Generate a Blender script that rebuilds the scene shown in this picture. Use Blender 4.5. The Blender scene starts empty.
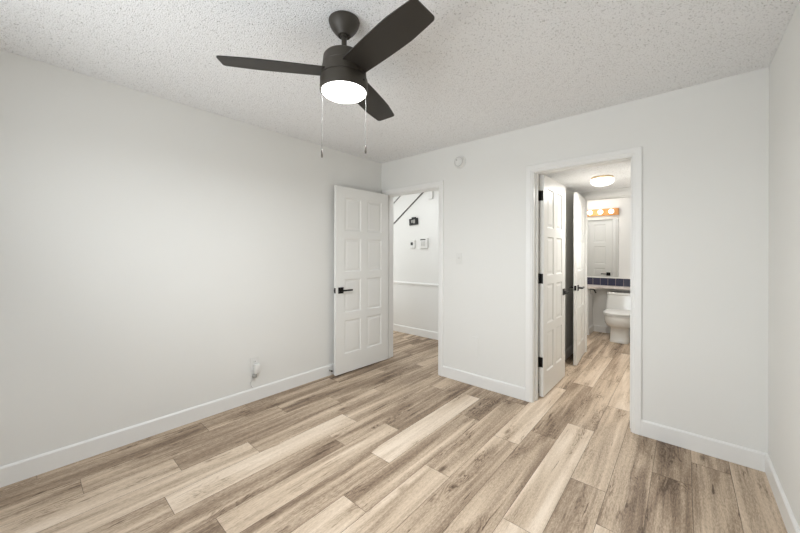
import bpy, bmesh, math, random
from mathutils import Vector, Matrix
R = math.radians
scene = bpy.context.scene
COL = scene.collection

# ------------------------------------------------------------------ camera
YAW, ROLL = 0.7172, 0.0031
fw = Vector((-math.sin(YAW), math.cos(YAW), 0))
r0 = Vector((math.cos(YAW), math.sin(YAW), 0)); u0 = Vector((0, 0, 1))
rt = r0 * math.cos(ROLL) + u0 * math.sin(ROLL)
up = u0 * math.cos(ROLL) - r0 * math.sin(ROLL)
cd = bpy.data.cameras.new('camera'); cam = bpy.data.objects.new('camera', cd); COL.objects.link(cam)
cd.sensor_fit = 'HORIZONTAL'; cd.sensor_width = 36; cd.lens = 326.13 / 800 * 36
cd.shift_y = -13.0 / 800; cd.clip_start = 0.02; cd.clip_end = 100
M = Matrix((rt, up, -fw)).transposed().to_4x4(); M.translation = Vector((2.876, -2.938, 1.3096))
cam.matrix_world = M
scene.camera = cam

# ------------------------------------------------------------------ light and exposure
w = bpy.data.worlds.new('sky'); scene.world = w; w.use_nodes = True
nt = w.node_tree; bg = nt.nodes['Background']
sk = nt.nodes.new('ShaderNodeTexSky'); sk.sky_type = 'NISHITA'; sk.sun_elevation = R(40); sk.sun_rotation = R(60); sk.sun_disc = False
nt.links.new(sk.outputs[0], bg.inputs[0]); bg.inputs[1].default_value = 0.25

def area_light(name, loc, size, energy, direction, color=(1, 1, 1), sy=None):
    l = bpy.data.lights.new(name, 'AREA'); l.energy = energy; l.color = color
    l.shape = 'RECTANGLE'; l.size = size; l.size_y = sy or size
    o = bpy.data.objects.new(name, l); COL.objects.link(o); o.location = loc
    o.rotation_euler = Vector(direction).to_track_quat('-Z', 'Y').to_euler()
    return o
wl_ = area_light('window_fill', (1.55, -3.78, 1.30), 2.0, 21, (0.20, 1, 0.37), (0.92, 0.965, 1.0), 1.1); wl_.data.spread = R(135)  # added area light inside the window, tilted up to brighten the ceiling
area_light('hall_fill', (0.0, 0.45, 2.40), 1.8, 6.5, (0, 0.0, -1), (0.94, 0.97, 1.0), 0.5)  # unseen light added under the hall ceiling, no fixture modelled
area_light('hall_end_fill', (-1.38, 0.62, 1.15), 0.8, 5.5, (1, 0, 0), (0.95, 0.98, 1.0), 1.9)  # second added light at the closed hall end, evens out the hall wall
area_light('bathroom_area_light', (1.7, 2.65, 2.40), 1.2, 7, (0, 0, -1), (0.97, 0.98, 1.0), 0.9)  # area light under the bathroom ceiling
def point_light(name, loc, energy, color, rad):
    l = bpy.data.lights.new(name, 'POINT'); l.energy = energy; l.color = color; l.shadow_soft_size = rad
    o = bpy.data.objects.new(name, l); COL.objects.link(o); o.location = loc
    return o
vs = scene.view_settings
scene.display_settings.display_device = 'sRGB'
vs.view_transform = 'Standard'; vs.look = 'None'; vs.gamma = 1; vs.use_curve_mapping = False
vs.exposure = 0.37

# ------------------------------------------------------------------ materials
def lin(c):
    return tuple(((x / 255) / 12.92 if x / 255 <= 0.04045 else ((x / 255 + 0.055) / 1.055) ** 2.4) for x in c) + (1,)
MAT = {}
def mat(name, rgb, rough=0.5, metal=0.0, bump=None, vary=0.0, emit=None, spec=0.5):
    m = bpy.data.materials.new(name); m.use_nodes = True; n = m.node_tree; b = n.nodes['Principled BSDF']
    b.inputs['Roughness'].default_value = rough; b.inputs['Metallic'].default_value = metal
    b.inputs['Specular IOR Level'].default_value = spec
    c = lin(rgb)
    tc = n.nodes.new('ShaderNodeTexCoord')
    nz = n.nodes.new('ShaderNodeTexNoise'); nz.inputs['Scale'].default_value = 3.0; nz.inputs['Detail'].default_value = 3
    n.links.new(tc.outputs['Object'], nz.inputs['Vector'])
    mx = n.nodes.new('ShaderNodeMix'); mx.data_type = 'RGBA'
    mx.inputs[6].default_value = c; mx.inputs[7].default_value = tuple(x * (1 - vary) for x in c[:3]) + (1,)
    n.links.new(nz.outputs[0], mx.inputs[0]); n.links.new(mx.outputs[2], b.inputs['Base Color'])
    if bump:
        sc, st, dist = bump
        n2 = n.nodes.new('ShaderNodeTexNoise'); n2.inputs['Scale'].default_value = sc; n2.inputs['Detail'].default_value = 4
        n.links.new(tc.outputs['Object'], n2.inputs['Vector'])
        bp = n.nodes.new('ShaderNodeBump'); bp.inputs['Strength'].default_value = st; bp.inputs['Distance'].default_value = dist
        n.links.new(n2.outputs[0], bp.inputs['Height']); n.links.new(bp.outputs[0], b.inputs['Normal'])
    if emit:
        b.inputs['Emission Color'].default_value = tuple(emit[0]) + (1,); b.inputs['Emission Strength'].default_value = emit[1]
    MAT[name] = m
    return m
mat('wall_paint', (238, 237, 233), 0.75, bump=(140, 0.12, 0.003), vary=0.02, spec=0.25)
mat('trim_paint', (243, 242, 239), 0.35, vary=0.01)
mat('door_paint', (242, 241, 237), 0.38, vary=0.012)
mat('fan_bronze', (66, 61, 54), 0.5, 0.2, vary=0.15)
mat('fan_blade', (42, 38, 33), 0.5, 0.0, bump=(60, 0.05, 0.001), vary=0.15)
mat('black_metal', (24, 22, 21), 0.4, 0.5)
mat('satin_metal', (190, 186, 178), 0.35, 0.8)
mat('chain_metal', (74, 71, 67), 0.6, 0.1)
mat('fob_metal', (96, 90, 84), 0.4, 0.5)
mat('white_plastic', (232, 231, 227), 0.4)
mat('grey_plastic', (172, 170, 165), 0.5)
mat('light_grey_plastic', (206, 204, 200), 0.5)
mat('dark_screen', (62, 64, 62), 0.3)
mat('black_plastic', (26, 26, 25), 0.4)
mat('dark_gap_shade', (74, 68, 62), 0.45)
mat('grey_edge_shade', (150, 147, 142), 0.5)
mat('porcelain', (240, 239, 234), 0.12, spec=0.6)
mat('counter_stone', (236, 226, 219), 0.25, vary=0.06, bump=(40, 0.02, 0.001))
mat('oak_bar', (214, 150, 84), 0.4, vary=0.25)
mat('brass', (222, 200, 165), 0.35, 0.7)
mat('door_rubber', (60, 58, 56), 0.7)
mat('lens_glow', (255, 253, 248), 0.4, emit=((1.0, 0.985, 0.95), 6.0))
mat('globe_glow', (255, 250, 240), 0.3, emit=((1.0, 0.93, 0.80), 2.6))
mat('dome_glow', (255, 253, 248), 0.35, emit=((1.0, 0.97, 0.92), 1.6))

def ceiling_mat():
    m = bpy.data.materials.new('popcorn_ceiling'); m.use_nodes = True; n = m.node_tree; b = n.nodes['Principled BSDF']
    b.inputs['Roughness'].default_value = 0.95; b.inputs['Specular IOR Level'].default_value = 0.1
    tc = n.nodes.new('ShaderNodeTexCoord')
    a = n.nodes.new('ShaderNodeTexNoise'); a.inputs['Scale'].default_value = 150; a.inputs['Detail'].default_value = 3; a.inputs['Roughness'].default_value = 0.65
    v = n.nodes.new('ShaderNodeTexVoronoi'); v.inputs['Scale'].default_value = 170
    n.links.new(tc.outputs['Object'], a.inputs['Vector']); n.links.new(tc.outputs['Object'], v.inputs['Vector'])
    mt = n.nodes.new('ShaderNodeMath'); mt.operation = 'SUBTRACT'
    n.links.new(a.outputs[0], mt.inputs[0]); n.links.new(v.outputs['Distance'], mt.inputs[1])
    bp = n.nodes.new('ShaderNodeBump'); bp.inputs['Strength'].default_value = 1.0; bp.inputs['Distance'].default_value = 0.0034
    n.links.new(mt.outputs[0], bp.inputs['Height']); n.links.new(bp.outputs[0], b.inputs['Normal'])
    # grey flecks in the colour stand in for shade in the texture's pits
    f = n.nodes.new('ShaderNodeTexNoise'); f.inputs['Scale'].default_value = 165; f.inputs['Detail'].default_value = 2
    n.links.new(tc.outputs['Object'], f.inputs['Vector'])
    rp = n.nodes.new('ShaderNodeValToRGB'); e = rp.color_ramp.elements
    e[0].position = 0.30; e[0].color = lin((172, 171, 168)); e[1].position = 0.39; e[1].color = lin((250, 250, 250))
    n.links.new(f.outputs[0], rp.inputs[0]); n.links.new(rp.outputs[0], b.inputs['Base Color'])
    MAT['popcorn'] = m
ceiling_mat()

def floor_mat():
    m = bpy.data.materials.new('vinyl_plank'); m.use_nodes = True; n = m.node_tree; b = n.nodes['Principled BSDF']; L = n.links.new
    N = n.nodes.new
    b.inputs['Specular IOR Level'].default_value = 0.35
    tc = N('ShaderNodeTexCoord'); at = N('ShaderNodeAttribute'); at.attribute_name = 'plank'
    sep = N('ShaderNodeSeparateColor'); L(at.outputs['Color'], sep.inputs[0])
    sx = N('ShaderNodeSeparateXYZ'); L(tc.outputs['Object'], sx.inputs[0])
    def math_(op, a, bb=None):
        q = N('ShaderNodeMath'); q.operation = op
        for i, z in enumerate((a, bb)):
            if z is None: continue
            if isinstance(z, (int, float)): q.inputs[i].default_value = z
            else: L(z, q.inputs[i])
        return q.outputs[0]
    seed = math_('MULTIPLY', sep.outputs[1], 37.0)
    def coords(kx, ky):
        c = N('ShaderNodeCombineXYZ'); L(math_('MULTIPLY', sx.outputs[0], kx), c.inputs[0]); L(math_('MULTIPLY', sx.outputs[1], ky), c.inputs[1]); L(seed, c.inputs[2])
        return c.outputs[0]
    def noise(v, sc, det=4, ro=0.55, dis=0.0):
        q = N('ShaderNodeTexNoise'); q.inputs['Scale'].default_value = sc; q.inputs['Detail'].default_value = det; q.inputs['Roughness'].default_value = ro
        q.inputs['Distortion'].default_value = dis; L(v, q.inputs['Vector']); return q.outputs[0]
    # across-board coordinate (alpha of the board attribute) gives soft light and dark bands along each board
    bc = N('ShaderNodeCombineXYZ'); L(math_('MULTIPLY', at.outputs['Alpha'], 2.0), bc.inputs[0]); L(math_('MULTIPLY', sx.outputs[1], 0.75), bc.inputs[1]); L(seed, bc.inputs[2])
    band = noise(bc.outputs[0], 1.0, 3, 0.5, 0.5)
    streak = noise(coords(70, 1.8), 1.0, 5, 0.65, 0.3)             # grain streaks
    fine = noise(coords(260, 45), 1.0, 3, 0.7)                     # pores
    warp = noise(coords(8.0, 1.5), 1.0, 3, 0.5, 0.9)
    rings = math_('SINE', math_('MULTIPLY', warp, 120.0))          # cathedral rings
    rings = math_('POWER', math_('MULTIPLY', math_('ADD', rings, 1.0), 0.5), 2.0)
    def mrange(v, a, b_, c=0.0, d=1.0):
        q = N('ShaderNodeMapRange'); L(v, q.inputs[0]); q.inputs[1].default_value = a; q.inputs[2].default_value = b_; q.inputs[3].default_value = c; q.inputs[4].default_value = d
        return q.outputs[0]
    gate = mrange(noise(coords(7.0, 1.6), 1.0, 2), 0.54, 0.66)
    broken = mrange(noise(coords(60, 14), 1.0, 3, 0.7), 0.40, 0.60)
    ringf = math_('MULTIPLY', math_('MULTIPLY', rings, gate), broken)
    crack = mrange(noise(coords(55, 3.2), 1.0, 3, 0.55, 0.6), 0.66, 0.72)
    kn = N('ShaderNodeTexVoronoi'); kn.inputs['Scale'].default_value = 1.0; L(coords(6.0, 2.0), kn.inputs['Vector'])
    knot = mrange(kn.outputs['Distance'], 0.03, 0.12, 1.0, 0.0)
    t = math_('ADD', sep.outputs[0], math_('MULTIPLY', math_('SUBTRACT', band, 0.5), 1.25))
    t = math_('ADD', t, math_('MULTIPLY', math_('SUBTRACT', streak, 0.5), 0.55))
    t = math_('ADD', t, math_('MULTIPLY', math_('SUBTRACT', fine, 0.5), 0.75))
    t = math_('SUBTRACT', t, math_('MULTIPLY', ringf, 0.42))
    t = math_('SUBTRACT', t, math_('MULTIPLY', gate, 0.08))
    t = math_('SUBTRACT', t, math_('MULTIPLY', crack, 0.40))
    t = math_('SUBTRACT', t, math_('MULTIPLY', knot, 0.35))
    rp = N('ShaderNodeValToRGB'); cr = rp.color_ramp; e = cr.elements
    e[0].position = 0.0; e[0].color = lin((98, 79, 63)); e[1].position = 1.0; e[1].color = lin((242, 225, 205))
    x = cr.elements.new(0.30); x.color = lin((154, 133, 112)); x = cr.elements.new(0.60); x.color = lin((208, 187, 163))
    L(t, rp.inputs[0])
    # grooves between boards are marked in blue channel
    mg = N('ShaderNodeMix'); mg.data_type = 'RGBA'; L(sep.outputs[2], mg.inputs[0]); L(rp.outputs[0], mg.inputs[6]); mg.inputs[7].default_value = lin((92, 74, 60))
    L(mg.outputs[2], b.inputs['Base Color'])
    rr = math_('ADD', math_('MULTIPLY', streak, 0.2), 0.42); L(rr, b.inputs['Roughness'])
    bp = N('ShaderNodeBump'); bp.inputs['Strength'].default_value = 0.15; bp.inputs['Distance'].default_value = 0.001
    L(math_('ADD', streak, fine), bp.inputs['Height']); L(bp.outputs[0], b.inputs['Normal'])
    MAT['planks'] = m
floor_mat()

def tile_mat():
    m = bpy.data.materials.new('blue_tile'); m.use_nodes = True; n = m.node_tree; b = n.nodes['Principled BSDF']; L = n.links.new; N = n.nodes.new
    b.inputs['Roughness'].default_value = 0.2
    tc = N('ShaderNodeTexCoord')
    br = N('ShaderNodeTexBrick'); br.offset = 0; br.inputs['Scale'].default_value = 1.0
    br.inputs['Color1'].default_value = lin((52, 55, 76)); br.inputs['Color2'].default_value = lin((66, 62, 78)); br.inputs['Mortar'].default_value = lin((140, 126, 130))
    br.inputs['Brick Width'].default_value = 0.108; br.inputs['Row Height'].default_value = 0.3; br.inputs['Mortar Size'].default_value = 0.003
    s = N('ShaderNodeSeparateXYZ'); c = N('ShaderNodeCombineXYZ'); L(tc.outputs['Object'], s.inputs[0])
    L(s.outputs[0], c.inputs[0]); c.inputs[1].default_value = 0.15
    L(c.outputs[0], br.inputs['Vector']); L(br.outputs[0], b.inputs['Base Color'])
    MAT['blue_tile'] = m
tile_mat()
def mirror_mat():
    m = bpy.data.materials.new('mirror_glass'); m.use_nodes = True; b = m.node_tree.nodes['Principled BSDF']
    b.inputs['Metallic'].default_value = 1; b.inputs['Roughness'].default_value = 0.015
    n = m.node_tree; nz = n.nodes.new('ShaderNodeTexNoise'); rp = n.nodes.new('ShaderNodeValToRGB')
    rp.color_ramp.elements[0].color = (0.90, 0.91, 0.90, 1); rp.color_ramp.elements[1].color = (0.92, 0.93, 0.92, 1)
    n.links.new(nz.outputs[0], rp.inputs[0]); n.links.new(rp.outputs[0], b.inputs['Base Color'])
    MAT['mirror'] = m
mirror_mat()
def glass_mat():
    m = bpy.data.materials.new('window_glass'); m.use_nodes = True; n = m.node_tree; b = n.nodes['Principled BSDF']
    b.inputs['Transmission Weight'].default_value = 1; b.inputs['Roughness'].default_value = 0; b.inputs['IOR'].default_value = 1.45
    MAT['glass'] = m
glass_mat()

# ------------------------------------------------------------------ mesh helpers
def box(bm, x0, x1, y0, y1, z0, z1, bev=0.0):
    vs_ = [bm.verts.new((x, y, z)) for x in (x0, x1) for y in (y0, y1) for z in (z0, z1)]
    fs = [(0, 1, 3, 2), (4, 6, 7, 5), (0, 4, 5, 1), (2, 3, 7, 6), (0, 2, 6, 4), (1, 5, 7, 3)]
    F = [bm.faces.new([vs_[i] for i in f]) for f in fs]
    if bev:
        es = list({e for f in F for e in f.edges})
        bmesh.ops.bevel(bm, geom=es, offset=bev, segments=2, affect='EDGES', profile=0.5)
    return vs_
def lathe(bm, prof, n=40, c=(0, 0, 0), mtx=None):
    """prof: list of (r, z); closed at the axis when r == 0"""
    rings = []
    for r, z in prof:
        if r < 1e-6:
            rings.append([bm.verts.new((0, 0, z))])
        else:
            rings.append([bm.verts.new((r * math.cos(2 * math.pi * k / n), r * math.sin(2 * math.pi * k / n), z)) for k in range(n)])
    for a, b in zip(rings, rings[1:]):
        for k in range(n):
            k2 = (k + 1) % n
            if len(a) == 1 and len(b) == 1: continue
            if len(a) == 1: bm.faces.new((a[0], b[k], b[k2]))
            elif len(b) == 1: bm.faces.new((a[k], b[0], a[k2]))
            else: bm.faces.new((a[k], b[k], b[k2], a[k2]))
    T = Matrix.Translation(c) @ (mtx.to_4x4() if mtx is not None else Matrix.Identity(4))
    for rg in rings:
        for v in rg: v.co = T @ v.co
def loft(bm, loops, cap=True):
    rg = [[bm.verts.new(p) for p in l] for l in loops]
    n = len(rg[0])
    for a, b in zip(rg, rg[1:]):
        for k in range(n):
            bm.faces.new((a[k], a[(k + 1) % n], b[(k + 1) % n], b[k]))
    if cap:
        bm.faces.new(list(reversed(rg[0]))); bm.faces.new(rg[-1])
def tube(bm, pts, r, n=10):
    pts = [Vector(p) for p in pts]; loops = []
    for i, p in enumerate(pts):
        d = (pts[min(i + 1, len(pts) - 1)] - pts[max(i - 1, 0)]).normalized()
        a = Vector((0, 0, 1)) if abs(d.z) < 0.9 else Vector((1, 0, 0))
        s = d.cross(a).normalized(); t = d.cross(s).normalized()
        rr = r[i] if isinstance(r, (list, tuple)) else r
        loops.append([p + s * rr * math.cos(2 * math.pi * k / n) + t * rr * math.sin(2 * math.pi * k / n) for k in range(n)])
    loft(bm, loops)
def rrect(w, h, r, n=5):
    out = []
    for cx, cy, a0 in ((w / 2 - r, h / 2 - r, 0), (-w / 2 + r, h / 2 - r, 90), (-w / 2 + r, -h / 2 + r, 180), (w / 2 - r, -h / 2 + r, 270)):
        for k in range(n + 1):
            a = R(a0 + 90 * k / n); out.append((cx + r * math.cos(a), cy + r * math.sin(a)))
    return out
def obj(name, bm, m, parent=None, smooth=None, loc=None):
    me = bpy.data.meshes.new(name)
    bmesh.ops.recalc_face_normals(bm, faces=bm.faces)
    if smooth is not None:
        for f in bm.faces: f.smooth = True
        for e in bm.edges:
            if len(e.link_faces) == 2 and e.calc_face_angle(0) > R(smooth): e.smooth = False
    bm.to_mesh(me); bm.free()
    me.materials.append(MAT[m]); o = bpy.data.objects.new(name, me); COL.objects.link(o)
    if parent is not None: o.parent = parent
    if loc is not None: o.location = loc
    return o
def B(): return bmesh.new()
def boxobj(name, dims, m, parent=None, bev=0.0):
    b = B(); box(b, *dims, bev=bev); return obj(name, b, m, parent)
def tag(o, label, cat=None, group=None, kind=None):
    o['label'] = label
    if cat: o['category'] = cat
    if group: o['group'] = group
    if kind: o['kind'] = kind
    return o
def struct(o, label, cat):
    return tag(o, label, cat, kind='structure')
def empty(name, loc, rz=0.0):
    o = bpy.data.objects.new(name, None); COL.objects.link(o); o.location = loc; o.rotation_euler = (0, 0, rz); o.empty_display_size = 0.1
    return o

# ------------------------------------------------------------------ room numbers
W, H, T = 3.258, 2.44, 0.13        # room width, height, back wall thickness
YF = -3.85                         # wall behind the camera
D1 = (0.085, 0.872, 2.032)         # door opening into the hall: x0, x1, top
D2 = (1.872, 2.583, 2.031)         # opening into the passage
YH = 1.18                          # hall far wall
XP0, XP1, YP, TP = 1.76, 2.70, 1.93, 0.12   # passage sides, bathroom partition
HP = 2.13                          # passage ceiling
YB = 3.41                          # bathroom back wall
XB0, XB1 = 0.75, 2.95
D3 = (1.88, 2.585, 2.03)

# ------------------------------------------------------------------ floor: rows of boards in one mesh
def build_floor():
    rnd = random.Random(7)
    bm = B(); lay = bm.loops.layers.float_color.new('plank')
    PW, PL = 0.1778, 1.205
    x_off = 2.911
    tones = {}      # row -> (joint offset, {index: tone}); index 0 is the board that starts at the joint and runs towards the back
    # row number k: boards between x_off - k*PW and x_off - (k-1)*PW
    J = {0: -0.18, 1: -0.46, 2: -1.115, 3: -0.84, 4: -0.175, 5: -0.478, 6: -0.715, 7: -1.305, 8: -0.60, 9: -1.444, 10: -1.115,
         11: -0.30, 12: -1.242, 13: -0.72, 14: -1.115, 15: -1.525, 16: -2.05, -1: -0.9}
    TN = {0: {0: .45, -1: .42}, -1: {-1: .66, 0: .6}, 1: {0: .32, -1: .33}, 2: {0: .38, -1: .80}, 3: {0: .62, -1: .38}, 4: {0: .52, -1: .74, 1: .62},
          5: {0: .36, -1: .50, 1: .62}, 6: {0: .80, -1: .46, 1: .62}, 7: {0: .52, -1: .68, 1: .42}, 8: {0: .46, -1: .44}, 9: {0: .84, -1: .50, 1: .45},
          10: {0: .42, -1: .56, 1: .5}, 11: {0: .50, -1: .50}, 12: {0: .46, -1: .84}, 13: {0: .48, -1: .50}, 14: {0: .44, -1: .46, -2: .74},
          15: {0: .42, -1: .52, -2: .62}, 16: {0: .52, -1: .32, 1: .40}}
    y0, y1 = -3.95, 3.5
    for k in range(-2, 28):
        xa = x_off - k * PW; xb = xa + PW
        xa = max(xa, -1.5); xb = min(xb, 3.36)
        if xb - xa < 0.002: continue
        j = J.get(k, -rnd.random() * PL)
        i = math.floor((y0 - j) / PL)
        while j + i * PL < y1:
            ya, yb = max(y0, j + i * PL), min(y1, j + (i + 1) * PL)
            tone = TN.get(k, {}).get(i, None)
            if tone is None: tone = rnd.choice((.36, .42, .48, .52, .60, .74))
            tone = 0.485 + (tone - 0.5) * (0.85 if tone > 0.55 else 0.75)
            seed = rnd.random(); g = 0.0009
            vs_ = [bm.verts.new(p) for p in ((xa + g, ya + g, 0), (xb - g, ya + g, 0), (xb - g, yb - g, 0), (xa + g, yb - g, 0))]
            f = bm.faces.new(vs_)
            for l in f.loops: l[lay] = (tone, seed, 0, 0.0 if l.vert.co.x < (xa + xb) / 2 else 1.0)
            lo = [bm.verts.new(p) for p in ((xa, ya, -0.0012), (xb, ya, -0.0012), (xb, yb, -0.0012), (xa, yb, -0.0012))]
            for q in range(4):
                f = bm.faces.new((vs_[q], vs_[(q + 1) % 4], lo[(q + 1) % 4], lo[q]))
                for l in f.loops: l[lay] = (tone, seed, 1, 1)
            i += 1
    s = box(bm, -1.5, 3.36, y0, y1, -0.12, -0.0013)
    return obj('floor', bm, 'planks')
struct(build_floor(), 'greige wood-look plank floor running through every room', 'floor')

# ------------------------------------------------------------------ walls and ceilings
def wall(name, parts, label, m='wall_paint'):
    b = B()
    for p in parts: box(b, *p)
    return struct(obj(name, b, m), label, 'wall')
t = 0.1
wall('wall_left', [(-t, 0, YF - t, 0, 0, H)], 'long plain off-white wall on the left')
wall('wall_right', [(W, W + t, YF - t, T, 0, H)], 'narrow strip of off-white wall at the right edge')
wall('wall_back', [(-1.4, D1[0], 0, T, 0, H), (D1[0], D1[1], 0, T, D1[2], H), (D1[1], D2[0], 0, T, 0, H), (D2[0], D2[1], 0, T, D2[2], H), (D2[1], W, 0, T, 0, H)],
     'off-white wall holding both white-cased doorways')
WX0, WX1, WZ0, WZ1 = 0.35, 2.55, 0.70, 2.15
wall('wall_front', [(0, WX0, YF - t, YF, 0, H), (WX1, W, YF - t, YF, 0, H), (WX0, WX1, YF - t, YF, 0, WZ0), (WX0, WX1, YF - t, YF, WZ1, H)], 'window wall behind the camera')
wall('wall_hall_back', [(-1.4, 1.66, YH, YH + t, 0, H)], 'white hall wall with thermostat seen through the left doorway')
wall('wall_hall_left', [(-1.5, -1.4, 0, YH + t, 0, H)], 'hall end wall')
wall('wall_passage_left', [(1.66, XP0, T, YP, 0, H)], 'shaded wall between the passage doors')
wall('wall_passage_right', [(XP1, XP1 + t, T, YP, 0, H)], 'right side wall of the passage')
CD = (1.06, 1.79, 2.0)             # closed closet door on the bathroom side
wall('wall_bathroom_front', [(XB0 - t, CD[0], YP, YP + TP, 0, H), (CD[0], CD[1], YP, YP + 0.05, 0, H), (CD[0], CD[1], YP, YP + TP, CD[2], H), (CD[1], D3[0], YP, YP + TP, 0, H),
     (D3[0], D3[1], YP, YP + TP, D3[2], H), (D3[1], XB1 + t, YP, YP + TP, 0, H)], 'wall around the bathroom doorway')
wall('wall_bathroom_back', [(XB0 - t, XB1 + t, YB, YB + 0.09, 0, H)], 'white bathroom wall behind the toilet')
wall('wall_bathroom_left', [(XB0 - t, XB0, YP + TP, YB, 0, H)], 'left bathroom wall')
wall('wall_bathroom_right', [(XB1, XB1 + t, YP + TP, YB, 0, H)], 'right bathroom wall')
def ceil(name, d, label): 
    struct(boxobj(name, d, 'popcorn'), label, 'ceiling')
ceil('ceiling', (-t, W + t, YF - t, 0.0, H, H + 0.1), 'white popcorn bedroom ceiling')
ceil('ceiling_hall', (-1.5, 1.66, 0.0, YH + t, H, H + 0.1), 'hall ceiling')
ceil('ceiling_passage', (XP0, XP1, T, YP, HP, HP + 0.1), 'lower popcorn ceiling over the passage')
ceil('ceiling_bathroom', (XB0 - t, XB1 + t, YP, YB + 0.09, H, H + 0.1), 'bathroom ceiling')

# ------------------------------------------------------------------ baseboards
BH, BT = 0.112, 0.013
def base_run(name, segs, label, h=BH):
    b = B()
    for (x0, y0, x1, y1) in segs:
        d = Vector((x1 - x0, y1 - y0, 0)); L_ = d.length; d.normalize(); n = Vector((-d.y, d.x, 0))   # n points into the room
        prof = [(0, 0), (BT, 0), (BT, h - 0.010), (BT - 0.005, h - 0.002), (0.004, h), (0, h)]
        o = Vector((x0, y0, 0))
        loft(b, [[o + n * p + Vector((0, 0, q)) for p, q in prof], [o + d * L_ + n * p + Vector((0, 0, q)) for p, q in prof]])
    return struct(obj(name, b, 'trim_paint'), label, 'baseboard')
CW = 0.057                          # casing width
base_run('baseboard_left', [(0, 0, 0, YF)], 'white baseboard along the long left wall')
base_run('baseboard_back', [(D2[0] - 0.004 - CW, 0, D1[1] + 0.004 + CW, 0), (W, 0, D2[1] + 0.004 + CW, 0)], 'white baseboard on the wall with the doorways')
base_run('baseboard_right', [(W, YF, W, -BT)], 'white baseboard along the right wall')
base_run('baseboard_hall', [(1.66, YH, -1.4, YH)], 'white baseboard in the hall')
base_run('baseboard_passage', [(XP0, YP, XP0, T)], 'white baseboard in the passage')
base_run('baseboard_bathroom', [(XB1, YB, 1.705 + BT, YB), (1.705, YB, 1.705, 3.045)], 'white bathroom baseboard beside the toilet')

# ------------------------------------------------------------------ casings and jambs (trim)
def casing(name, op, y, side, label, jy0=None, jy1=None, stop=None):
    """side -1: trim stands off the wall towards -y. jamb runs jy0..jy1"""
    b = B(); x0, x1, zt = op; g = 0.004; th = 0.015
    # profile across width (0 = inner edge): (offset, thickness)
    pr = [(0, 0), (0, th * 0.55), (0.006, th * 0.72), (0.012, th * 0.72), (0.018, th), (CW - 0.006, th), (CW, th * 0.8), (CW, 0)]
    def P(off, h_, k):
        # mitred path: left bottom, left top, right top, right bottom
        xl, xr, z = x0 - g - off, x1 + g + off, zt + g + off
        return [(xl, y + side * h_, 0), (xl, y + side * h_, z), (xr, y + side * h_, z), (xr, y + side * h_, 0)][k]
    loops = [[P(o_, h_, k) for o_, h_ in pr] for k in range(4)]
    loft(b, loops)
    if jy0 is not None:
        jt = 0.0035
        e = 0.002
        box(b, x0, x0 + jt, jy0, jy1, 0, zt); box(b, x1 - jt, x1, jy0, jy1, 0, zt); box(b, x0, x1, jy0, jy1, zt - jt, zt)
        for dx in (0,):
            pass
        if stop:
            s0, s1 = stop
            box(b, x0 + jt, x0 + jt + 0.010, s0, s1, 0, zt - jt); box(b, x1 - jt - 0.010, x1 - jt, s0, s1, 0, zt - jt); box(b, x0 + jt, x1 - jt, s0, s1, zt - jt - 0.003, zt - jt)
    return struct(obj(name, b, 'trim_paint'), label, 'door trim')
casing('trim_1', D1, 0, -1, 'white door casing round the left doorway to the hall', -0.002, T + 0.002, (0.040, 0.075))
casing('trim_2', D2, 0, -1, 'white door casing round the right doorway to the passage', -0.002, T + 0.002, (0.052, 0.090))
casing('trim_3', D3, YP, -1, 'white casing round the bathroom doorway', YP - 0.002, YP + TP + 0.002, (YP + 0.045, YP + 0.08))
casing('trim_4', D2, T, 1, 'white casing on the passage side of the right doorway')
casing('trim_5', (D1[0], D1[1], D1[2] + 0.008), T, 1, 'white casing on the hall side of the left doorway')
casing('trim_6', (CD[0], CD[1], CD[2]), YP + TP, 1, 'white closet door casing seen in the mirror')
# hall chair rail
b = B()
loft(b, [[(x, YH - p, q) for p, q in ((0, 0.800), (0.008, 0.800), (0.010, 0.812), (0.020, 0.818), (0.022, 0.832), (0.014, 0.842), (0, 0.845))] for x in (-1.4, 1.66)])
struct(obj('trim_7', b, 'trim_paint'), 'white chair rail across the hall wall', 'chair rail')
# diagonal strips drawn in for the shaded edges of the stair board
def sloped(name, x0, z0, x1, z1, wd, th, m, label, cat='stair trim'):
    b = B(); d = Vector((x1 - x0, 0, z1 - z0)).normalized(); n = Vector((-d.z, 0, d.x)) * wd / 2
    A, Bq = Vector((x0, YH, z0)), Vector((x1, YH, z1))
    loft(b, [[q + n, q - n, q - n + Vector((0, -th, 0)), q + n + Vector((0, -th, 0))] for q in (A, Bq)])
    return struct(obj(name, b, m), label, cat)
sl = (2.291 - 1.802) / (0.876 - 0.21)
sloped('gap_shade_strip', -1.35, 1.802 - sl * 0.474, -0.01, 1.802 + sl * 0.866, 0.016, 0.012, 'dark_gap_shade', 'thin dark diagonal strip for the shaded stair gap on the hall wall')  # dark strip standing in for the shaded gap below the stair board
sloped('edge_shade_strip', -1.35, 2.15 - sl * 0.473, -0.46, 2.15 + sl * 0.417, 0.016, 0.010, 'grey_edge_shade', 'thin grey diagonal strip for the shaded stair edge above the dark one')  # grey strip painted as the shadow edge of the stair board

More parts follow.
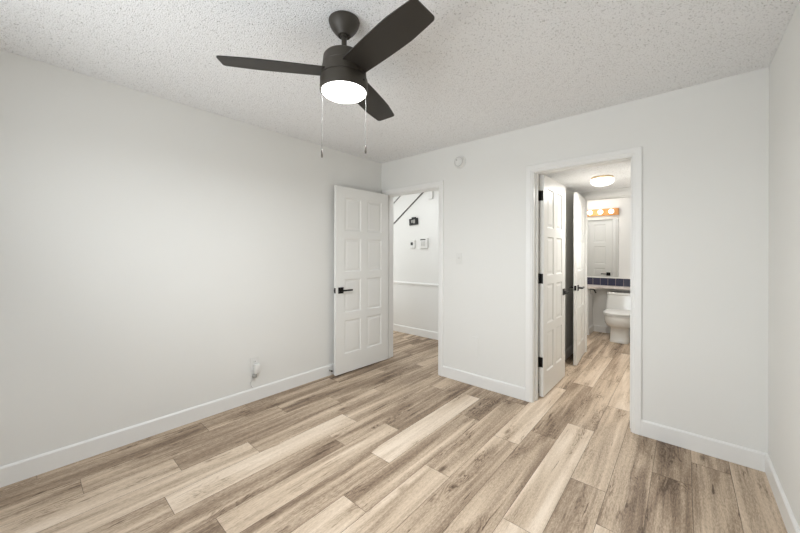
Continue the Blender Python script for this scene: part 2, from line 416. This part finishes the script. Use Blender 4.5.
# ------------------------------------------------------------------ doors
def door_slab(Wd, Hd, th=0.035):
    """slab in local coordinates: x 0..Wd from the hinge, y -th..0, z 0..Hd"""
    b = B(); cache = {}
    def V(x, y, z):
        k = (round(x, 5), round(y, 5), round(z, 5))
        if k not in cache: cache[k] = b.verts.new(k)
        return cache[k]
    pw = (Wd - 0.108 - 0.113 - 0.088) / 2
    us = [0, 0.108, 0.108 + pw, 0.108 + pw + 0.088, Wd - 0.113, Wd]
    zs = [0]; z = 0.205
    for i in range(4):
        zs += [z, z + 0.365]; z += 0.365 + 0.08
    zs += [Hd]
    for y, s in ((0.0, -1), (-th, 1)):
        for i in range(len(us) - 1):
            for j in range(len(zs) - 1):
                a, c, d, e = us[i], us[i + 1], zs[j], zs[j + 1]
                if i in (1, 3) and j % 2 == 1:
                    prev = None
                    for off, dp in ((0, 0), (0.004, 0.0015), (0.011, 0.0085), (0.024, 0.0085), (0.040, 0.0045)):
                        ring = [V(a + off, y + s * dp, d + off), V(c - off, y + s * dp, d + off), V(c - off, y + s * dp, e - off), V(a + off, y + s * dp, e - off)]
                        if prev:
                            for q in range(4): b.faces.new((prev[q], prev[(q + 1) % 4], ring[(q + 1) % 4], ring[q]))
                        prev = ring
                    b.faces.new(prev)
                else:
                    b.faces.new([V(a, y, d), V(c, y, d), V(c, y, e), V(a, y, e)])
    for j in range(len(zs) - 1):
        for x in (0, Wd): b.faces.new([V(x, 0, zs[j]), V(x, -th, zs[j]), V(x, -th, zs[j + 1]), V(x, 0, zs[j + 1])])
    for i in range(len(us) - 1):
        for z in (0, Hd): b.faces.new([V(us[i], 0, z), V(us[i], -th, z), V(us[i + 1], -th, z), V(us[i + 1], 0, z)])
    return b
def lever_set(parent, Wd, th, y_sides=(1, -1), zc=0.90):
    """black square rosette and lever on both faces, lever pointing to the hinge"""
    for s in y_sides:
        y0 = 0.0 if s > 0 else -th
        b = B(); xc = Wd - 0.062
        box(b, xc - 0.033, xc + 0.033, min(y0, y0 + s * 0.008), max(y0, y0 + s * 0.008), zc - 0.033, zc + 0.033, bev=0.0015)
        tube(b, [(xc, y0 + s * 0.006, zc), (xc, y0 + s * 0.045, zc)], 0.011, 14)
        h = obj('door_handle', b, 'black_metal', parent); h['label'] = 'matt black square rosette'
        b = B(); box(b, xc - 0.125, xc + 0.012, min(y0 + s * 0.040, y0 + s * 0.054), max(y0 + s * 0.040, y0 + s * 0.054), zc - 0.009, zc + 0.009, bev=0.002)
        obj('lever', b, 'black_metal', h)
    b = B(); box(b, Wd - 0.001, Wd + 0.0015, -th / 2 - 0.0125, -th / 2 + 0.0125, zc - 0.028, zc + 0.028)
    box(b, Wd, Wd + 0.009, -th / 2 - 0.007, -th / 2 + 0.007, zc - 0.010, zc + 0.010, bev=0.002)
    l = obj('latch_plate', b, 'black_metal', parent); l['label'] = 'small black latch plate on the door edge'
def hinge(parent, z, m, th, yk):
    b = B()
    box(b, -0.0015, 0.0, -th + 0.004, -0.001, z - 0.045, z + 0.045)                 # leaf on the slab edge
    tube(b, [(-0.003, yk, z - 0.046), (-0.003, yk, z + 0.046)], 0.006, 12)         # knuckle
    o = obj('hinge', b, m, parent)
    return o
def make_door(name, Wd, Hd, loc, rz, label, hm='black_metal', mirror=False):
    """closed pose along local +x from the hinge, face normal +y; mirror flips the thickness side"""
    th = 0.035
    b = door_slab(Wd, Hd, th)
    d = obj(name, b, 'door_paint'); d.location = loc; d.rotation_euler = (0, 0, rz)
    tag(d, label, 'door', kind='structure')
    lever_set(d, Wd, th)
    for z in (0.313, 1.073, 1.828): hinge(d, z, hm, th, 0.004 if not mirror else -th - 0.004)
    return d
# door 1: swings into the bedroom; hinge at the left jamb. Local +x runs to -y, local +y runs to +x
make_door('door_1', 0.775, 2.018, (D1[0] + 0.040, -0.008, 0.012), R(-92.0), 'white eight-panel door opened flat toward the long left wall', 'satin_metal', True)
# door 2: swings into the passage; local +x runs to +y, local +y runs to -x  (slab occupies x0..x0+th)
make_door('door_2', 0.695, 2.018, (D2[0] + 0.008, T + 0.012, 0.012), R(89.6), 'white eight-panel door on black hinges, open into the passage', 'black_metal')
# door 3: bathroom door hinged at the partition, opened towards us
make_door('door_3', 0.65, 2.02, (D3[0] + 0.006, YP - 0.012, 0.012), R(-85.6), 'narrower-looking white panelled door beyond the black-hinged one, opened from the bathroom', 'black_metal', True)
# closet door in the bathroom, seen only in the mirror: closed, facing +y
dc = make_door('door_4', CD[1] - CD[0] - 0.008, CD[2] - 0.014, (CD[0] + 0.004, YP + TP - 0.012, 0.010), 0.0, 'closed white closet door seen only in the bathroom mirror', 'black_metal')
# jamb-side hinge leaves of door 2 and strike plates
for z in (0.325, 1.085, 1.840):
    o = boxobj('hinge_leaf', (D2[0] + 0.0035, D2[0] + 0.0052, T - 0.034, T + 0.004, z - 0.045, z + 0.045), 'black_metal', bpy.data.objects['trim_2'])
boxobj('strike_plate', (D1[1] - 0.0050, D1[1] - 0.0035, 0.004, 0.032, 0.885, 0.945), 'fob_metal', bpy.data.objects['trim_1'])

# ------------------------------------------------------------------ window behind the camera
wn = empty('window_1', ((WX0 + WX1) / 2, YF - 0.05, WZ0)); tag(wn, 'wide bedroom window behind the camera', 'window', kind='structure')
b = B(); hw = (WX1 - WX0) / 2; hh = WZ1 - WZ0
for d in ((-hw, -hw + 0.05, 0, hh), (hw - 0.05, hw, 0, hh), (-hw, hw, 0, 0.05), (-hw, hw, hh - 0.05, hh), (-0.03, 0.03, 0, hh)):
    box(b, d[0], d[1], -0.03, 0.03, d[2], d[3])
obj('window_frame', b, 'trim_paint', wn)
boxobj('window_pane', (-hw + 0.03, hw - 0.03, -0.003, 0.003, 0.03, hh - 0.03), 'glass', wn)

# ------------------------------------------------------------------ ceiling fan
FX, FY = 1.625, -1.922
fan = empty('ceiling_fan', (FX, FY, H)); fan.rotation_euler = (0, 0, 0)
tag(fan, 'dark bronze three-blade ceiling fan with a lit round white light', 'ceiling fan')
b = B(); lathe(b, [(0, 0), (0.071, 0), (0.0745, -0.003), (0.0745, -0.008), (0.071, -0.020), (0.062, -0.038), (0.048, -0.056), (0.034, -0.069), (0.031, -0.074), (0.027, -0.075), (0.024, -0.069), (0.0, -0.069)], 48)
obj('canopy', b, 'fan_bronze', fan, 40)
b = B(); lathe(b, [(0, -0.060), (0.0125, -0.060), (0.0125, -0.180), (0, -0.180)], 24)
lathe(b, [(0, -0.069), (0.018, -0.069), (0.020, -0.073), (0.018, -0.080), (0, -0.080)], 24)
obj('downrod', b, 'fan_bronze', fan, 40)
b = B(); lathe(b, [(0, -0.171), (0.080, -0.171), (0.093, -0.175), (0.099, -0.183), (0.103, -0.223), (0.1015, -0.225), (0.1015, -0.228), (0.105, -0.231), (0.109, -0.279), (0, -0.279)], 64)
obj('motor_housing', b, 'fan_bronze', fan, 30)
b = B(); lathe(b, [(0, -0.280), (0.107, -0.280), (0.107, -0.283), (0.112, -0.285), (0.1145, -0.291), (0.1150, -0.346), (0.113, -0.350), (0.108, -0.348), (0.107, -0.336), (0, -0.336)], 64)
obj('light_housing', b, 'fan_bronze', fan, 30)
b = B(); lathe(b, [(0, -0.366), (0.030, -0.3657), (0.060, -0.3642), (0.085, -0.361), (0.100, -0.356), (0.107, -0.349), (0.107, -0.338), (0, -0.338)], 64)
o = obj('light_lens', b, 'lens_glow', fan, 50); o['label'] = 'glowing white round lens'
# blades
def blade_mesh():
    b = B(); n = 28; top, bot = [], []
    r_a, r_b = 0.075, 0.558
    # outline: leading (ccw, +y local) and trailing edges
    def wid(r):
        s = (r - r_a) / (r_b - r_a)
        ccw = 0.062 + 0.009 * math.sin(min(1, s) * math.pi * 0.8) - 0.010 * max(0, s - 0.7) / 0.3
        cw = 0.060 + 0.008 * math.sin(min(1, s) * math.pi * 0.8) - 0.010 * max(0, s - 0.7) / 0.3
        return ccw, cw
    pts_ccw, pts_cw = [], []
    for i in range(n + 1):
        s = i / n
        # slanted end: the clockwise edge is slightly longer
        rc, rw = r_a + (r_b - r_a) * s, r_a + (r_b + 0.002 - r_a) * s
        pts_ccw.append((rc, wid(rc)[0])); pts_cw.append((rw, -wid(rw)[1]))
    # round the corners at the tip
    def corner(pa, pc, pd, r=0.016, k=5):
        out = []
        A = Vector(pc) + (Vector(pa) - Vector(pc)).normalized() * r; D = Vector(pc) + (Vector(pd) - Vector(pc)).normalized() * r
        for i in range(k + 1):
            q = i / k; out.append(tuple((1 - q) ** 2 * A + 2 * q * (1 - q) * Vector(pc) + q * q * D))
        return out
    out = pts_cw[:-1] + corner(pts_cw[-2], pts_cw[-1], pts_ccw[-1]) + corner(pts_cw[-1], pts_ccw[-1], pts_ccw[-2]) + list(reversed(pts_ccw[:-1]))
    th = 0.0055
    loft(b, [[(x, y, -th / 2) for x, y in out], [(x, y, th / 2) for x, y in out]])
    return b
for k, a in enumerate((-8.5, 111.5, -128.5)):
    bm_ = blade_mesh()
    o = obj('blade', bm_, 'fan_blade', fan)
    o.matrix_local = Matrix.Translation((0, 0, -0.254)) @ Matrix.Rotation(R(a), 4, 'Z') @ Matrix.Rotation(R(-11), 4, 'X')
# pull chains
def pull(x, y, z0, z1):
    b = B(); z = z0
    tube(b, [(x, y, z0), (x, y, z1 + 0.03)], 0.0006, 6)
    while z > z1 + 0.035:
        lathe(b, [(0, 0.0016), (0.0013, 0), (0, -0.0016)], 6, (x, y, z)); z -= 0.0055
    c = obj('pull_chain', b, 'chain_metal', fan)
    b = B(); lathe(b, [(0, 0.036), (0.002, 0.036), (0.0042, 0.030), (0.0046, 0.004), (0.003, 0), (0, 0)], 12, (x, y, z1))
    obj('fob', b, 'fob_metal', c, 40)
# camera-lateral offsets turned into fan coordinates
def lat(l, d): return (r0.x * l + fw.x * d, r0.y * l + fw.y * d)
p = lat(-0.090, -0.070); pull(p[0], p[1], -0.330, 1.755 - H)
p = lat(0.1095, -0.035); pull(p[0], p[1], -0.330, 1.785 - H)
p = lat(0.102, -0.052)
b = B(); lathe(b, [(0, 0), (0.005, 0), (0.005, 0.003), (0, 0.004)], 12, (p[0], p[1], -0.312), Vector((p[0], p[1], 0)).to_track_quat('Z', 'Y').to_matrix())
obj('screw', b, 'black_metal', fan)
fl_ = area_light('fan_lamp', (FX, FY, H - 0.372), 0.19, 17.5, (0, 0, -1), (0.92, 0.965, 1.0)); fl_.data.shape = 'DISK'

# ------------------------------------------------------------------ small fittings on the bedroom walls
s = empty('smoke_detector', (1.133, 0, 2.252)); tag(s, 'small round white smoke alarm high on the wall between the doorways', 'smoke detector')
RX = Matrix.Rotation(R(90), 3, 'X')    # +z -> -y
b = B(); lathe(b, [(0, 0), (0.066, 0), (0.066, 0.010), (0.060, 0.012), (0, 0.012)], 40, mtx=RX); obj('base_plate', b, 'white_plastic', s, 35)
b = B(); lathe(b, [(0, 0.012), (0.056, 0.012), (0.057, 0.020), (0.052, 0.032), (0.040, 0.036), (0.036, 0.033), (0.032, 0.036), (0, 0.038)], 40, mtx=RX); obj('cover', b, 'white_plastic', s, 35)
b = B(); lathe(b, [(0.042, 0.0345), (0.046, 0.0375), (0.049, 0.0355), (0.046, 0.033), (0.042, 0.0345)], 40, mtx=RX); obj('vent_ring', b, 'light_grey_plastic', s, 60)
b = B(); lathe(b, [(0, 0.036), (0.006, 0.036), (0.006, 0.041), (0, 0.041)], 14, (-0.020, 0, 0.018), mtx=RX); obj('test_button', b, 'grey_plastic', s, 35)

s = empty('light_switch', (1.122, 0, 1.259)); tag(s, 'white light switch plate to the right of the left doorway', 'light switch')
b = B(); box(b, -0.035, 0.035, -0.006, 0, -0.058, 0.058, bev=0.003); obj('switch_plate', b, 'white_plastic', s)
b = B(); box(b, -0.005, 0.005, -0.016, -0.004, -0.004, 0.012, bev=0.0015); obj('toggle', b, 'white_plastic', s)

s = empty('blank_cover_plate', (1.315, 0, 0.385)); tag(s, 'painted-over blank cover plate low on the wall between the doorways', 'wall plate')
b = B(); box(b, -0.035, 0.035, -0.006, 0, -0.100, 0.100, bev=0.002); obj('plate', b, 'wall_paint', s)
for z in (-0.07, 0.07):
    b = B(); lathe(b, [(0, 0), (0.004, 0), (0.004, 0.0015), (0, 0.002)], 10, (0, -0.006, z), mtx=RX); obj('screw', b, 'wall_paint', s)

RY = Matrix.Rotation(R(90), 3, 'Y')    # +z -> +x
s = empty('wall_outlet', (0, -1.603, 0.325)); tag(s, 'white electrical outlet plate low on the long left wall', 'outlet')
b = B(); box(b, 0, 0.006, -0.040, 0.040, -0.062, 0.062, bev=0.0025); obj('outlet_plate', b, 'white_plastic', s)
for z in (-0.022, 0.022):
    b = B(); box(b, 0.005, 0.008, -0.016, 0.016, z - 0.014, z + 0.014, bev=0.001); rc = obj('receptacle', b, 'white_plastic', s)
    b = B(); [box(b, 0.0076, 0.0084, dy - 0.0012, dy + 0.0012, z - 0.004, z + 0.005) for dy in (-0.006, 0.006)]; obj('slot', b, 'dark_screen', rc)
s = empty('plug_adapter', (0.008, -1.600, 0.283)); tag(s, 'white plug-in adapter with a short cord, plugged into the outlet on the left wall', 'power adapter')
b = B(); box(b, 0.0005, 0.040, -0.020, 0.028, -0.036, 0.046, bev=0.006); obj('adapter_body', b, 'white_plastic', s, 40)
b = B(); box(b, 0.004, 0.030, -0.030, 0.006, -0.072, -0.037, bev=0.006); obj('plug', b, 'grey_plastic', s, 40)
b = B(); tube(b, [(0.016, -0.016, -0.070), (0.014, -0.034, -0.088), (0.010, -0.045, -0.108), (0.010, -0.044, -0.128), (0.010, -0.034, -0.145), (0.012, -0.024, -0.156)], 0.0032, 8); obj('cord', b, 'white_plastic', s, 60)

# door stop on the baseboard by the left door
s = empty('door_stop', (0.013, -0.797, 0.055)); tag(s, 'short spring door stop with dark tip on the left baseboard', 'door stop')
b = B(); lathe(b, [(0, 0), (0.010, 0), (0.010, 0.004), (0.005, 0.006), (0.005, 0.030), (0, 0.030)], 14, mtx=RY); obj('stem', b, 'satin_metal', s, 40)
b = B(); lathe(b, [(0, 0.029), (0.009, 0.029), (0.009, 0.043), (0.007, 0.046), (0, 0.046)], 14, mtx=RY); obj('rubber_tip', b, 'door_rubber', s, 40)

# ------------------------------------------------------------------ hall wall fittings
s = empty('wall_bell', (-0.415, YH, 1.828)); tag(s, 'small black mounted box on the hall wall above the thermostat', 'wall ornament')
b = B()
box(b, -0.088, 0.088, -0.022, 0, -0.058, 0.048, bev=0.004)
obj('panel', b, 'black_plastic', s).rotation_euler = (0, R(-4), 0)
b = B(); box(b, -0.030, 0.060, -0.032, -0.020, 0.040, 0.066, bev=0.003); obj('top_bar', b, 'black_plastic', s)
b = B(); box(b, -0.040, -0.012, -0.026, -0.0215, -0.020, 0.022); box(b, 0.0, 0.034, -0.026, -0.0215, -0.030, 0.026); box(b, -0.036, 0.03, -0.026, -0.0215, 0.004, 0.012)
obj('face_mark', b, 'grey_plastic', s)

s = empty('thermostat', (-0.432, YH, 1.460)); tag(s, 'small square white thermostat with dark screen on the hall wall', 'thermostat')
b = B(); box(b, -0.045, 0.045, -0.022, 0, -0.062, 0.060, bev=0.004); obj('thermostat_body', b, 'white_plastic', s)
b = B(); box(b, -0.034, 0.010, -0.026, -0.022, -0.016, 0.030, bev=0.001); obj('screen', b, 'dark_screen', s)
s = empty('alarm_keypad', (-0.206, YH, 1.474)); tag(s, 'wider white keypad right of the thermostat on the hall wall', 'keypad')
b = B(); box(b, -0.078, 0.078, -0.028, 0, -0.080, 0.080, bev=0.004); obj('keypad_body', b, 'white_plastic', s)
b = B(); box(b, -0.060, 0.040, -0.030, -0.026, 0.046, 0.062, bev=0.001); obj('display', b, 'dark_screen', s)
b = B(); box(b, -0.050, 0.056, -0.031, -0.026, -0.056, 0.034, bev=0.002); fl = obj('key_cover', b, 'white_plastic', s)
for i in range(3):
    for j in range(4):
        bb = B(); cx, cz = -0.028 + i * 0.028, -0.042 + j * 0.020
        box(bb, cx - 0.009, cx + 0.009, -0.0335, -0.030, cz - 0.006, cz + 0.006, bev=0.001); obj('key', bb, 'grey_plastic', fl)
s = empty('door_chime', (-0.070, YH, 2.228)); tag(s, 'white box chime high on the hall wall near the doorway top', 'door chime')
b = B(); box(b, -0.036, 0.036, -0.040, 0, -0.075, 0.075, bev=0.005); obj('chime_cover', b, 'white_plastic', s)

# ------------------------------------------------------------------ passage ceiling light
s = empty('flush_ceiling_light', (2.215, 1.09, HP)); tag(s, 'lit white dome light on the passage ceiling', 'ceiling light')
b = B(); lathe(b, [(0, 0), (0.100, 0), (0.104, -0.006), (0.102, -0.020), (0.094, -0.024), (0, -0.024)], 48); obj('rim', b, 'brass', s, 35)
b = B(); lathe(b, [(0.100, -0.022), (0.110, -0.032), (0.107, -0.052), (0.090, -0.074), (0.060, -0.088), (0.03, -0.094), (0, -0.095)], 48); o = obj('dome_shade', b, 'dome_glow', s, 60)
pl_ = area_light('passage_lamp', (2.215, 1.09, HP - 0.105), 0.20, 10, (0, 0, -1), (1, 0.98, 0.95)); pl_.data.shape = 'DISK'

# ------------------------------------------------------------------ bathroom
# mirror and light bar
s = boxobj('mirror', (1.20, 2.068, YB - 0.006, YB, 0.935, 1.897), 'mirror'); tag(s, 'frameless wall mirror above the blue tile strip', 'mirror')
LX, LZ = 1.742, 2.006
s = empty('vanity_light', (LX, YB, LZ)); tag(s, 'honey oak light bar with round lit bulbs above the bathroom mirror', 'vanity light')
b = B(); box(b, -0.331, 0.331, -0.045, 0, -0.056, 0.056, bev=0.004); obj('light_bar', b, 'oak_bar', s)
for i in range(4):
    x = -0.221 + i * 0.152
    b = B(); lathe(b, [(0, 0), (0.024, 0), (0.024, 0.016), (0.018, 0.020), (0, 0.020)], 20, (x, -0.045, 0), mtx=RX); sk_ = obj('socket', b, 'brass', s, 35)
    b = B(); lathe(b, [(0, 0)] + [(0.038 * math.sin(q), 0.038 - 0.038 * math.cos(q)) for q in [math.pi * j / 14 for j in range(1, 14)]] + [(0, 0.076)], 24, (x, -0.060, 0), mtx=RX)
    obj('bulb', b, 'globe_glow', sk_, 80)
point_light('vanity_lamp', (LX, YB - 0.30, LZ - 0.02), 1.8, (1, 0.90, 0.76), 0.06)

# vanity: L of cabinet on the left, narrow shelf counter over the toilet
XV = 1.705
s = empty('vanity_counter', (XV, YB, 0)); tag(s, 'pale pinkish vanity counter running over the toilet tank', 'countertop')
b = B()
# plan outline of the banjo top (world)
pl = [(XB0 + 0.002, YB - 0.001), (XB1 - 0.002, YB - 0.001), (XB1 - 0.002, 3.215)]
for k in range(7):
    a = R(90 + 90 * k / 6); pass
pl += [(1.93, 3.215), (1.90, 3.210), (1.875, 3.190), (1.855, 3.150), (1.840, 3.10), (1.822, 3.05), (1.790, 3.005), (1.745, 2.975), (1.70, 2.965), (XB0 + 0.002, 2.965)]
loft(b, [[(x - XV, y - YB, z) for x, y in pl] for z in (0.757, 0.790)])
obj('countertop', b, 'counter_stone', s)
b = B(); box(b, XB0 + 0.002 - XV, XB1 - 0.002 - XV, -0.011, -0.001, 0.7905, 0.912); bs = obj('backsplash', b, 'blue_tile', s); bs['label'] = 'row of dark blue square tiles'
b = B(); box(b, XB0 + 0.002 - XV, XB1 - 0.002 - XV, -0.015, -0.001, 0.9125, 0.932, bev=0.003); obj('cap_trim', b, 'porcelain', s)
s = empty('vanity_cabinet', (XV, 3.0, 0)); tag(s, 'white vanity cabinet left of the toilet', 'cabinet')
b = B(); box(b, XB0 + 0.003 - XV, -0.001, 0.035, YB - 3.0 - 0.001, 0.0, 0.756); obj('cabinet_body', b, 'trim_paint', s)
for i in range(2):
    x1 = -0.03 - i * 0.45
    b = B(); box(b, x1 - 0.43, x1, 0.013, 0.034, 0.10, 0.70, bev=0.003); dd = obj('cabinet_door', b, 'trim_paint', s)
    b = B(); tube(b, [(x1 - 0.04 if i else x1 - 0.39, 0.000, 0.52), (x1 - 0.04 if i else x1 - 0.39, 0.000, 0.64)], 0.005, 8)
    for zz in (0.53, 0.63): tube(b, [(x1 - 0.04 if i else x1 - 0.39, 0.000, zz), (x1 - 0.04 if i else x1 - 0.39, 0.014, zz)], 0.004, 8)
    obj('pull_handle', b, 'black_metal', dd)
# black faucet on the counter
s = empty('faucet', (1.50, 3.30, 0.7905)); tag(s, 'low black faucet on the vanity counter', 'faucet')
b = B(); lathe(b, [(0, 0), (0.026, 0), (0.026, 0.006), (0.016, 0.012), (0.016, 0.10), (0.012, 0.108), (0, 0.108)], 20); obj('faucet_body', b, 'black_metal', s, 40)
b = B(); tube(b, [(0, 0, 0.09), (0.0, -0.05, 0.105), (0, -0.10, 0.098), (0, -0.125, 0.075)], 0.010, 12); obj('spout', b, 'black_metal', s, 60)
# toilet paper holder on the vanity side panel
s = empty('toilet_paper_holder', (XV, 3.12, 0.705)); tag(s, 'toilet paper holder with black bar on the white panel left of the toilet', 'toilet paper holder')
b = B(); box(b, 0.0, 0.010, -0.045, 0.045, -0.050, 0.020, bev=0.003); box(b, 0.005, 0.022, -0.04, 0.04, -0.050, -0.040, bev=0.002); obj('mount', b, 'porcelain', s, 40)
b = B(); tube(b, [(0.006, 0.02, 0.036), (0.055, 0.01, 0.034), (0.068, -0.005, 0.028), (0.110, -0.110, -0.005)], 0.0105, 10); o = obj('bar', b, 'black_metal', s, 60); o['label'] = 'black bar'

# toilet: faces -y
TX = 2.145
s = empty('toilet', (TX, 3.02, 0)); tag(s, 'white one-piece toilet under the counter in the bathroom', 'toilet')
def egg(w, yf, yb, z, n=36, p=2.3, sq=0.0):
    """egg loop: yf front tip, yb back, widest a bit behind the middle"""
    out = []; cy = yb + (yf - yb) * 0.60
    for k in range(n):
        a = 2 * math.pi * k / n; ca, sa = math.cos(a), math.sin(a)
        x = w / 2 * math.copysign(abs(ca) ** (2 / p), ca)
        ly = (yf - cy) if sa > 0 else (cy - yb)
        y = cy + ly * math.copysign(abs(sa) ** (2 / (p if sa > 0 else p + 1.5)), sa) if sa > 0 else cy - (cy - yb) * abs(sa) ** (2 / (p + 1.5))
        out.append((x, y, z))
    return out
b = B()   # pedestal and bowl, local y: front negative
sec = [(0.246, -0.224, 0.32, 0.0, 4.5), (0.250, -0.228, 0.32, 0.012, 4.5), (0.242, -0.220, 0.32, 0.035, 4.5), (0.236, -0.214, 0.32, 0.12, 4.5), (0.240, -0.220, 0.32, 0.205, 4.2),
       (0.262, -0.238, 0.33, 0.225, 3.6), (0.335, -0.290, 0.34, 0.245, 2.8), (0.372, -0.322, 0.345, 0.275, 2.5), (0.390, -0.343, 0.35, 0.320, 2.3), (0.394, -0.347, 0.35, 0.370, 2.3), (0.386, -0.340, 0.35, 0.392, 2.3)]
loft(b, [egg(w_, yf, yb, z, p=pp) for w_, yf, yb, z, pp in sec])
bowl = obj('bowl', b, 'porcelain', s, 50)
b = B(); loft(b, [egg(0.384, -0.345, 0.13, 0.393), egg(0.392, -0.350, 0.13, 0.400), egg(0.392, -0.350, 0.13, 0.410), egg(0.386, -0.345, 0.13, 0.414)]); obj('seat', b, 'white_plastic', s, 40)
b = B(); loft(b, [egg(0.386, -0.346, 0.13, 0.418), egg(0.396, -0.352, 0.13, 0.423), egg(0.396, -0.352, 0.13, 0.440), egg(0.37, -0.33, 0.12, 0.452), egg(0.20, -0.20, 0.08, 0.457)]); obj('lid', b, 'white_plastic', s, 40)
b = B()
def tsec(w_, d0, z): return [(x, (d0 + 0.375) / 2 + y, z) for x, y in rrect(w_, 0.375 - d0, 0.035)]
loft(b, [tsec(0.440, 0.150, 0.375), tsec(0.442, 0.158, 0.45), tsec(0.424, 0.172, 0.56), tsec(0.408, 0.182, 0.662)])
obj('tank', b, 'porcelain', s, 40)
b = B(); loft(b, [tsec(0.408, 0.184, 0.6625), tsec(0.418, 0.174, 0.668), tsec(0.418, 0.174, 0.690), tsec(0.408, 0.182, 0.698)]); tl = obj('tank_lid', b, 'porcelain', s, 40)
b = B(); lathe(b, [(0, 0), (0.018, 0), (0.018, 0.004), (0, 0.005)], 18, (0, 0.27, 0.698)); obj('flush_button', b, 'satin_metal', tl, 40)
b = B()
for x in (-0.125, 0.125):
    lathe(b, [(0, 0), (0.008, 0), (0.008, 0.01), (0, 0.014)], 12, (x * 0.96, 0.02, 0.10))
# supply valve on the wall
b.free()
s = empty('supply_valve', (1.955, YB, 0.20)); tag(s, 'small chrome water supply valve on the wall left of the toilet base', 'valve')
b = B(); tube(b, [(0, -0.001, 0), (0, -0.055, 0)], 0.008, 10); lathe(b, [(0, 0), (0.022, 0), (0.022, 0.004), (0, 0.006)], 16, mtx=RX); obj('pipe', b, 'satin_metal', s, 40)
b = B(); box(b, -0.014, 0.014, -0.085, -0.055, -0.014, 0.014, bev=0.004); tube(b, [(0, -0.085, 0), (0, -0.10, 0)], 0.014, 12); obj('valve_knob', b, 'satin_metal', s, 40)
b = B(); tube(b, [(0, -0.07, 0.012), (0.0, -0.072, 0.07), (0.02, -0.075, 0.12), (0.05, -0.08, 0.172)], 0.005, 8); obj('supply_hose', b, 'satin_metal', s, 60)
